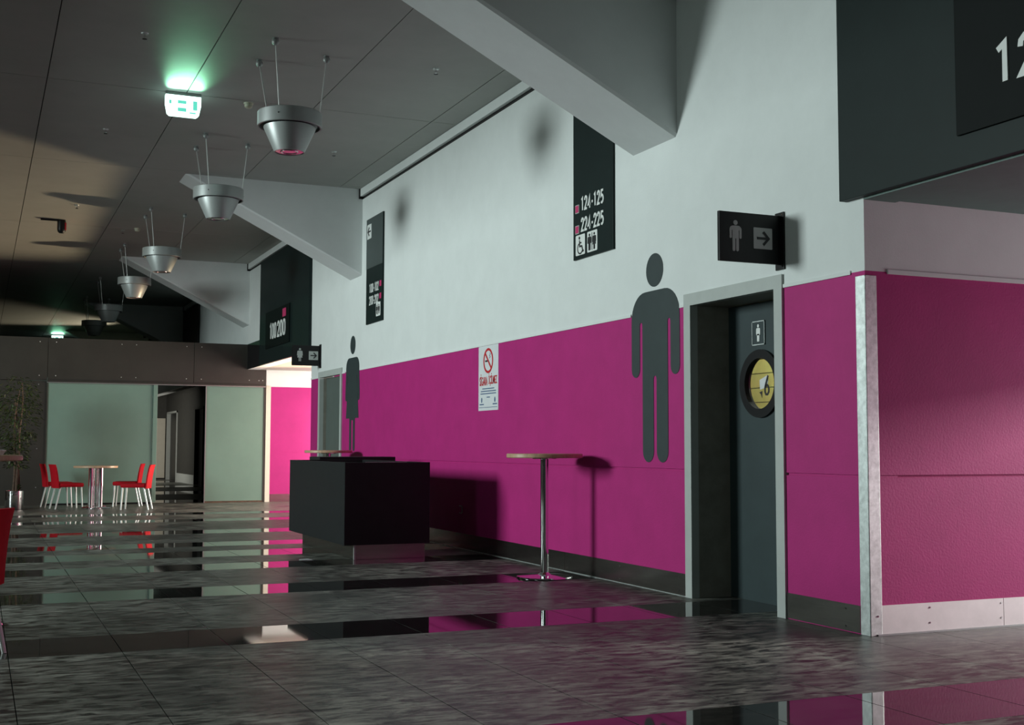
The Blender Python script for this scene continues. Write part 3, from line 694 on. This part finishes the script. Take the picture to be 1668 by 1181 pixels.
# projecting toilet signs
def flag(y, x0, z0, z1, label, dress):
    t = thing('projecting_sign', label, 'sign', (0, y, z0), 'projecting toilet signs')
    obj('blade', bx(x0, -0.012, y-0.012, y+0.012, z0, z1, bevel=0.002), 'blackgloss', t)
    br_ = obj('bracket', bx(-0.014, 0.0, y-0.05, y+0.05, z0-0.035, z1+0.025, bevel=0.002), 'blackgloss', t)
    fb = onwall(y, z0, -0.014)
    for u, v in ((0.035, -0.012), (0.035, z1-z0+0.008), (-0.035, z1-z0+0.008)): obj('screw', prism(fb, ell(u, v, 0.006, n=8), 0, 0.003), 'chrome', br_)
    h = z1-z0; fr = facing(x0, z0, y-0.012)
    figs(fr, 0.13, h*0.205, 0.215, 'printg', t, dress)
    pl_ = obj('arrow_plate', prism(fr, rrect(0.278, 0.432, h*0.29, h*0.72, 0.006), 0, 0.003), 'printg', t)
    arrow(Fr(fr.p(0, 0, 0.003), fr.u, fr.v), 0.355, h*0.505, 0.098, 1, 'blackprint', pl_)
flag(7.014, -0.516, 2.437, 2.78, 'projecting black sign with man symbol and arrow above the porthole door', False)
flag(19.55, -0.478, 2.47, 2.80, 'projecting black sign with woman symbol and arrow beside the far passage', True)
# no-smoking poster
po = thing('poster', 'white no-smoking poster with red ring taped on the magenta wall', 'poster', (0, 12.355, 1.56))
fr = onwall(12.355, 1.56)
sheet = obj('sheet', prism(fr, rect(-0.282, 0.282, 0, 0.712), 0, 0.003), 'paper', po)
obj('border', prism(fr, rect(-0.26, 0.26, 0.032, 0.037), 0.003, 0.0045), 'blueprint', sheet)
obj('prohibition_ring', ringflat(fr, 0, 0.545, 0.112, 0.138, 0.003, 0.006), 'redprint', sheet)
obj('prohibition_bar', stroke(fr, [(-0.085, 0.63), (0.085, 0.46)], 0.024, 0.003, 0.0065), 'redprint', sheet)
obj('cigarette', prism(fr, rect(-0.09, -0.02, 0.533, 0.552), 0.003, 0.0045), 'blackprint', sheet)
obj('smoke', stroke(fr, [(0.03, 0.57), (0.055, 0.585), (0.035, 0.60), (0.06, 0.615), (0.04, 0.63)], 0.008, 0.003, 0.0045), 'blueprint', sheet)
obj('lettering', text_bm(fr, 'SİGARA', -0.245, -0.02, 0.275, 0.405, 0.003, 0.006), 'redprint', sheet)
obj('lettering', text_bm(fr, 'İÇİLMEZ', 0.015, 0.25, 0.265, 0.405, 0.003, 0.006), 'redprint', sheet)
for (u0, u1, v) in ((-0.17, 0.17, 0.235), (-0.21, 0.22, 0.207), (-0.22, 0.22, 0.18), (-0.04, 0.05, 0.14)):
    obj('text_line', prism(fr, rect(u0, u1, v, v+0.010), 0.003, 0.0045), 'blueprint', sheet)
for u in (-0.185, 0.19):
    obj('emblem', prism(fr, ell(u, 0.115, 0.016, 0.030, 12), 0.003, 0.0045), 'blueprint', sheet)
    obj('emblem_caption', prism(fr, rect(u-0.06, u+0.06, 0.062, 0.074), 0.003, 0.0045), 'blueprint', sheet)

# ================================================================== CEILING FITTINGS
# pendant lamps
def make_lamp(cx, cy):
    zr = 4.21
    t = thing('pendant_lamp', '', 'lamp', (cx, cy, zr-0.24), 'pendant lamps in a row under the ceiling')
    obj('ring', lathe([(0.288, 0.0), (0.302, 0.0), (0.306, 0.004), (0.306, 0.134), (0.300, 0.14), (0.285, 0.14), (0.280, 0.13), (0.288, 0.0)], cx, cy, zr, 48), 'lampgrey', t, smooth=True)
    obj('shade', lathe([(0.246, 0.10), (0.246, -0.012), (0.143, -0.24), (0.136, -0.24), (0.238, -0.01), (0.235, 0.1)], cx, cy, zr, 48), 'lampgrey', t, smooth=True)
    obj('ring_gap_shade', lathe([(0.246, 0.0), (0.286, 0.03), (0.246, 0.05)], cx, cy, zr, 40), 'blackgloss', t)  # black insert painting the shade between ring and cone
    obj('top_cover', lathe([(0.0, 0.11), (0.285, 0.10), (0.285, 0.13), (0.0, 0.15)], cx, cy, zr, 32), 'lampgrey', t, smooth=True)
    ln = obj('lens', lathe([(0.0, -0.236), (0.07, -0.236), (0.075, -0.242), (0.082, -0.242), (0.087, -0.234), (0.137, -0.234), (0.137, -0.226), (0, -0.226)], cx, cy, zr, 40), 'lens', t, smooth=True)
    for (ax, ay) in ((-0.225, -0.345), (-0.225, 0.365), (0.35, -0.01)):
        l_ = math.hypot(ax, ay); rx, ry = ax/l_*0.285, ay/l_*0.285
        c = obj('cable', tube([(cx+rx, cy+ry, zr+0.10), (cx+ax, cy+ay, ZC-0.03)], 0.0058, 8), 'satin', t, smooth=True)
        obj('ceiling_ball', lathe([(0, -0.035), (0.018, -0.031), (0.031, -0.016), (0.035, 0), (0.031, 0.016), (0.018, 0.031), (0, 0.035)], cx+ax, cy+ay, ZC-0.035, 16), 'lampgrey', c, smooth=True)
        obj('ceiling_rose', lathe([(0.0, -0.006), (0.03, -0.006), (0.03, 0), (0, 0)], cx+ax, cy+ay, ZC, 16), 'lampgrey', c)
        obj('ring_screw', lathe([(0, -0.008), (0.008, 0), (0, 0.008)], cx+ax/l_*0.306, cy+ay/l_*0.306, zr+0.07, 8), 'blackgloss', t)
    return t
lamp0 = make_lamp(-2.455, 11.43)
LY = [11.43, 15.22, 20.3, 24.1, 29.1, 32.9]
LL = ['nearest and largest metal cone pendant lamp, in front of the first beam', 'second metal pendant lamp from the viewer, before the tip of a white beam',
      'third metal pendant lamp from the viewer', 'fourth metal pendant lamp from the viewer, lit along its right side',
      'fifth pendant lamp, dark, hanging beyond the partition', 'farthest black silhouetted pendant lamp above the partition']
lamp0['label'] = LL[0]
for y, l in zip(LY[1:], LL[1:]):
    c = copy_tree(lamp0); c.location.y = lamp0.location.y+(y-11.43); c['label'] = l
# sprinklers
def sprinkler(x, y):
    t = thing('sprinkler', '', 'sprinkler', (x, y, ZC-0.06), 'ceiling sprinklers')
    obj('escutcheon', lathe([(0, -0.012), (0.03, -0.010), (0.036, 0), (0, 0)], x, y, ZC, 16), 'galv', t)
    obj('stem', lathe([(0, -0.045), (0.012, -0.045), (0.012, -0.01), (0, -0.01)], x, y, ZC, 10), 'chrome', t)
    obj('deflector', lathe([(0, -0.06), (0.022, -0.058), (0.022, -0.054), (0, -0.05)], x, y, ZC, 12), 'blackgloss', t)
    return t
SP = [(-3.81, 11.44, 'small sprinkler on the ceiling at the top left above the exit sign'), (-3.81, 15.17, 'small sprinkler on the ceiling left of and below the exit sign'), (-1.0, 11.35, 'small sprinkler on the ceiling left of the near beam'),
      (-1.01, 15.15, 'small sprinkler on the ceiling right of the nearest pendant lamp'), (-3.78, 20.24, 'small sprinkler above the ceiling camera'), (-2.87, 22.3, 'small sprinkler on the ceiling left of the third pendant lamp')]
s0 = sprinkler(*SP[0][:2]); s0['label'] = SP[0][2]
for x, y, l in SP[1:]:
    c = copy_tree(s0); c.location = (x, y, s0.location.z); c['label'] = l
# smoke detectors
def detector(x, y, l):
    t = thing('smoke_detector', l, 'smoke detector', (x, y, ZC-0.06), 'smoke detectors')
    obj('base', lathe([(0, -0.018), (0.05, -0.018), (0.055, 0), (0, 0)], x, y, ZC, 20), 'cream_plastic', t)
    obj('sensor_head', lathe([(0, -0.06), (0.025, -0.058), (0.042, -0.045), (0.046, -0.02), (0, -0.018)], x, y, ZC, 20), 'cream_plastic', t, smooth=True)
detector(-2.47, 13.36, 'cream dome smoke detector left of the nearest pendant lamp')
detector(-2.66, 22.0, 'small cream smoke detector above the fourth pendant lamp')
# exit signs
def exit_sign(x, y, l, marks=True):
    t = thing('exit_sign', l, 'exit sign', (x, y, ZC-0.26), 'lit exit signs on the ceiling')
    obj('housing', bx(x-0.185, x+0.185, y-0.02, y+0.05, ZC-0.035, ZC, bevel=0.004), 'alu', t)
    fr = facing(x, ZC-0.255, y)
    ln = obj('lens', prism(fr, [(-0.14, 0.0), (0.14, 0.0), (0.165, 0.02), (0.185, 0.12), (0.185, 0.22), (-0.185, 0.22), (-0.185, 0.12), (-0.165, 0.02)], -0.05, 0.02), 'exit', t)
    fm = Fr(fr.p(0, 0, 0.02), fr.u, fr.v)
    for (u0, u1, v0, v1) in ((-0.06, 0.03, 0.13, 0.165), (-0.06, 0.03, 0.045, 0.085), (0.10, 0.145, 0.07, 0.17), (-0.15, -0.125, 0.12, 0.16), (0.065, 0.13, 0.03, 0.045)):
        obj('exit_marking', prism(fm, rect(u0, u1, v0, v1), 0, 0.002), 'exitmark', ln)
    l_ = bpy.data.lights.new('exit_sign_glow', 'AREA'); l_.shape = 'RECTANGLE'; l_.size = 0.34; l_.size_y = 0.03; l_.energy = 1.4; l_.color = (0.34, 1.0, 0.58); l_.spread = math.radians(40)
    lo = bpy.data.objects.new('exit_sign_glow', l_); COL.objects.link(lo); lo.location = (x, y-0.025, ZC-0.06)
    lo.rotation_euler = look(lo.location, (x, y-1.0, ZC+0.10))
exit_sign(-3.19, 13.25, 'bright green-white exit sign glowing on the ceiling at the upper left')
exit_sign(-2.70, 44.5, 'distant green exit sign glow above the partition')
# ceiling camera
cc = thing('ceiling_camera', 'small black camera on a bracket under the lit ceiling', 'camera', (-4.0, 21.7, ZC-0.35))
obj('bracket', bx(-4.25, -3.86, 21.66, 21.72, ZC-0.024, ZC, bevel=0.004), 'blackgloss', cc)
obj('body', lathe([(0, -0.23), (0.035, -0.225), (0.06, -0.20), (0.068, -0.16), (0.068, -0.02), (0, -0.02)], -3.92, 21.69, ZC, 20), 'blackgloss', cc, smooth=True)
obj('lens', bx(-3.87, -3.845, 21.64, 21.74, ZC-0.17, ZC-0.05, bevel=0.004), 'redprint', cc)

# ================================================================== FURNITURE
# black counter
co = thing('counter', 'black box counter on a recessed steel plinth', 'counter', (-1.2, 13.4, 0))
X0, X1, YA, YB, Z0, Z1 = -1.665, -0.745, 12.15, 14.55, 0.158, 1.0
obj('front_panel', bx(X0, X1, YA, YA+0.03, Z0, Z1, bevel=0.002), 'black', co)
obj('side_panel', bx(X0, X0+0.03, YA+0.03, YB, Z0, Z1, bevel=0.002), 'black', co)
obj('side_panel', bx(X1-0.03, X1, YA+0.03, YB, Z0, Z1, bevel=0.002), 'black', co)
obj('back_panel', bx(X0+0.03, X1-0.03, YB-0.03, YB, Z0, Z1, bevel=0.002), 'black', co)
obj('inner_top', bx(X0+0.03, X1-0.03, YA+0.03, YB-0.03, 0.90, 0.93), 'blackgloss', co)
obj('base_board', bx(X0+0.03, X1-0.03, YA+0.03, YB-0.03, Z0, Z0+0.03), 'blackgloss', co)
obj('rear_wing', bx(-1.30, -0.34, YB+0.002, YB+0.5, Z0, 1.035, bevel=0.002), 'black', co)
obj('edge_strip', bx(-1.45, -1.0, YA, YA+0.004, Z1, Z1+0.004), 'galv', co)
obj('plinth', bx(-1.525, -0.755, 12.27, YB-0.1, 0.0, Z0, bevel=0.002), 'steel', co)
obj('plinth_highlight', bx(-1.530, -1.512, 12.262, 12.28, 0.0, Z0, bevel=0.002), 'satin', co)  # pale strip painting the highlight down the plinth edge
obj('wing_plinth', bx(-1.2, -0.45, YB, YB+0.42, 0.0, Z0), 'steel', co)

# round bar tables
def bar_table(x, y):
    t = thing('bar_table', '', 'table', (x, y, 0), 'round bar tables')
    obj('table_top', lathe([(0, 1.066), (0.335, 1.066), (0.342, 1.072), (0.342, 1.098), (0.336, 1.104), (0, 1.104)], x, y, 0, 48), 'wood', t, smooth=True)
    obj('pole', lathe([(0, 0.02), (0.036, 0.02), (0.036, 1.066), (0, 1.066)], x, y, 0, 24), 'chrome', t, smooth=True)
    obj('top_plate', lathe([(0, 1.05), (0.11, 1.058), (0.11, 1.066), (0, 1.066)], x, y, 0, 24), 'chrome', t, smooth=True)
    obj('base', lathe([(0, 0.0), (0.245, 0.0), (0.25, 0.006), (0.245, 0.016), (0.06, 0.03), (0.036, 0.05), (0, 0.05)], x, y, 0, 40), 'chrome', t, smooth=True)
    return t
bt = bar_table(-0.435, 9.98); bt['label'] = 'round wooden bar table on a chrome pole by the man pictogram'
c = copy_tree(bt); c.location = (-0.44, 17.35, 0); c['label'] = 'round bar table half hidden behind the black counter'
c = copy_tree(bt); c.location = (-5.172, 8.72, 0.035-0.035); c['label'] = 'round bar table cut off at the left edge with an ashtray on it'
t3 = c
ash = thing('ashtray', 'small white ashtray on the bar table at the left edge', 'ashtray', (-5.0, 8.62, 1.104))
obj('bowl', lathe([(0, 0.0), (0.045, 0.0), (0.062, 0.03), (0.055, 0.03), (0.04, 0.008), (0, 0.008)], -5.0, 8.62, 1.104, 24), 'print', ash, smooth=True)
obj('rim', lathe([(0.054, 0.028), (0.064, 0.028), (0.064, 0.034), (0.054, 0.034), (0.054, 0.028)], -5.0, 8.62, 1.104, 24), 'print', ash)

# cafe table
ct = thing('cafe_table', 'low round table with four chrome columns before the frosted glass', 'table', (-3.09, 23.85, 0))
x, y = -3.09, 23.85
obj('table_top', lathe([(0, 0.752), (0.385, 0.752), (0.392, 0.76), (0.392, 0.785), (0.386, 0.79), (0, 0.79)], x, y, 0, 40), 'wood', ct, smooth=True)
for i, (dx, dy) in enumerate(((-0.085, -0.06), (0.085, -0.09), (-0.035, 0.09), (0.06, 0.07))):
    c_ = obj('column', lathe([(0, 0.03), (0.042, 0.03), (0.042, 0.752), (0, 0.752)], x+dx, y+dy, 0, 20), 'chrome', ct, smooth=True)
    ft = bmesh.new(); ex, ey = (-0.24, -0.14) if i == 0 else (0.26, -0.16) if i == 1 else (-0.20, 0.2) if i == 2 else (0.2, 0.22)
    tube([(x+dx*0.5, y+dy*0.5, 0.028), (x+ex, y+ey, 0.022)], [0.026, 0.022], 10, ft)
    obj('base_foot', ft, 'chrome', ct, smooth=True)
obj('base_plate', lathe([(0, 0.0), (0.16, 0.0), (0.16, 0.02), (0.05, 0.04), (0, 0.04)], x, y, 0, 32), 'chrome', ct, smooth=True)

# red chairs (built facing +X at the origin, then placed)
def make_chair():
    t = thing('red_chair', '', 'chair', (0, 0, 0), 'red upholstered chairs')
    bm = bx(-0.20, 0.24, -0.215, 0.215, 0.40, 0.475, bevel=0.028); obj('seat', bm, 'red', t, smooth=True)
    # gently curved padded back, one shell
    prof = [(-0.215, 0.385), (-0.225, 0.50), (-0.240, 0.62), (-0.262, 0.74), (-0.285, 0.815)]
    bm = bmesh.new(); sec = []
    for k, (px, pz) in enumerate(prof):
        row = []
        for j in range(9):
            s_ = -1+2*j/8; hw = 0.215-0.012*k*0.5
            cx_ = px+0.02*(1-s_*s_)*-1
            th = 0.026*(1-0.55*abs(s_)**3)
            row.append((bm.verts.new((cx_+th, s_*hw, pz)), bm.verts.new((cx_-th, s_*hw, pz))))
        sec.append(row)
    for A, B in zip(sec, sec[1:]):
        for j in range(8):
            bm.faces.new((A[j][0], A[j+1][0], B[j+1][0], B[j][0])); bm.faces.new((A[j][1], B[j][1], B[j+1][1], A[j+1][1]))
        bm.faces.new((A[0][0], B[0][0], B[0][1], A[0][1])); bm.faces.new((A[8][0], A[8][1], B[8][1], B[8][0]))
    for row, rev in ((sec[0], False), (sec[-1], True)):
        for j in range(8):
            q = (row[j][0], row[j][1], row[j+1][1], row[j+1][0]); bm.faces.new(q if not rev else q[::-1])
    bmesh.ops.recalc_face_normals(bm, faces=bm.faces[:])
    obj('backrest', bm, 'red', t, smooth=True)
    for (lx, ly, bxx) in ((0.20, 0.17, 0.225), (0.20, -0.17, 0.225), (-0.17, 0.17, -0.262), (-0.17, -0.17, -0.262)):
        obj('leg', tube([(lx, ly, 0.41), (bxx, ly*1.06, 0.0)], [0.017, 0.014], 10), 'satin', t, smooth=True)
    return t
ch = make_chair()
CH = [(-3.56, 24.05, 0.22, 'red chair left of the cafe table, the nearer of the left pair'), (-3.69, 24.78, 0.15, 'red chair left of the cafe table, the farther of the left pair'),
      (-2.42, 23.38, math.pi-0.32, 'red chair right of the cafe table, the nearer of the right pair'), (-2.44, 24.68, math.pi-0.25, 'red chair right of the cafe table, the farther of the right pair'),
      (-5.255, 7.534, math.pi-0.6, 'red chair cut off at the left edge in the foreground')]
for i, (x, y, r, l) in enumerate(CH):
    o = ch if i == 0 else copy_tree(ch)
    o.location = (x, y, 0); o.rotation_euler.z = r; o['label'] = l

# potted plant
x, y = -4.47, 24.0
pp = thing('potted_plant', 'tall leafy potted tree in a shiny steel pot by the dark wall', 'plant', (x, y, 0))
obj('pot', lathe([(0, 0), (0.150, 0), (0.155, 0.01), (0.155, 0.34), (0.145, 0.345), (0.14, 0.30), (0, 0.30)], x, y, 0, 36), 'chrome', pp, smooth=True)
obj('soil', lathe([(0, 0.318), (0.14, 0.312), (0.14, 0.30), (0, 0.30)], x, y, 0, 20), 'soil', pp)
for k, (dx, dy, hgt) in enumerate(((-0.05, 0.0, 1.9), (0.05, 0.02, 2.0), (0.0, -0.04, 1.7))):
    pts = []; 
    for i in range(9):
        s_ = i/8; a_ = s_*5+k*2.1
        pts.append((x+dx*(1-s_)+0.07*s_*math.cos(a_)+0.03, y+dy+0.06*s_*math.sin(a_), 0.3+hgt*s_))
    obj('trunk', tube(pts, [0.024*(1-0.6*i/8) for i in range(9)], 8), 'bark', pp, smooth=True)
bm = bmesh.new()
def leafcard(c, d, l, w):
    d = d.normalized(); s_ = d.cross(Vector((0, 0, 1)))
    if s_.length < 0.1: s_ = Vector((1, 0, 0))
    s_.normalize(); up = s_.cross(d)
    P = [c, c+d*l*0.3+s_*w*0.5+up*l*0.03, c+d*l*0.65+s_*w*0.42, c+d*l-up*l*0.12, c+d*l*0.65-s_*w*0.42, c+d*l*0.3-s_*w*0.5+up*l*0.03, c+d*l*0.4-up*l*0.05, c+d*l*0.7-up*l*0.07]
    v = [bm.verts.new(p) for p in P]
    for f in ((0, 1, 6), (1, 2, 7, 6), (2, 3, 7), (3, 4, 7), (4, 5, 6, 7), (5, 0, 6)): bm.faces.new([v[i] for i in f])
for i in range(1500):
    z = random.choice([random.gauss(1.78, 0.34), random.gauss(1.85, 0.3), random.uniform(0.75, 1.4)])
    if z > 2.42 or z < 0.65: continue
    rad = 0.40*math.sqrt(max(0.0, 1-((z-1.75)/0.72)**2)) if z > 1.15 else 0.20
    a_ = random.uniform(0, 2*math.pi); r_ = rad*math.sqrt(random.uniform(0.05, 1))
    c_ = Vector((x+0.02+r_*math.cos(a_), y+r_*math.sin(a_), z))
    leafcard(c_, Vector((math.cos(a_)+random.uniform(-.7, .7), math.sin(a_)+random.uniform(-.7, .7), random.uniform(-0.8, 0.5))), random.uniform(0.06, 0.10), random.uniform(0.028, 0.045))
for i in range(26):
    a_ = random.uniform(0, 6.28); leafcard(Vector((x+0.07, y-0.05, 0.36+random.uniform(0, 0.08))), Vector((math.cos(a_), math.sin(a_), 0.6)), 0.07, 0.035)
fo = obj('foliage', bm, 'leaf', pp); fo['kind'] = 'stuff'

# litter on the floor
tag(obj('paper_scrap', prism(Fr((-1.99, 12.45, 0.001), (1, 0, 0), (0, 1, 0)), [(-0.07, -0.04), (0.07, -0.06), (0.04, 0.07), (-0.05, 0.05)], 0, 0.004), 'paper', loc=(-1.99, 12.45, 0)), 'small white paper scrap on the floor before the counter plinth', 'paper')
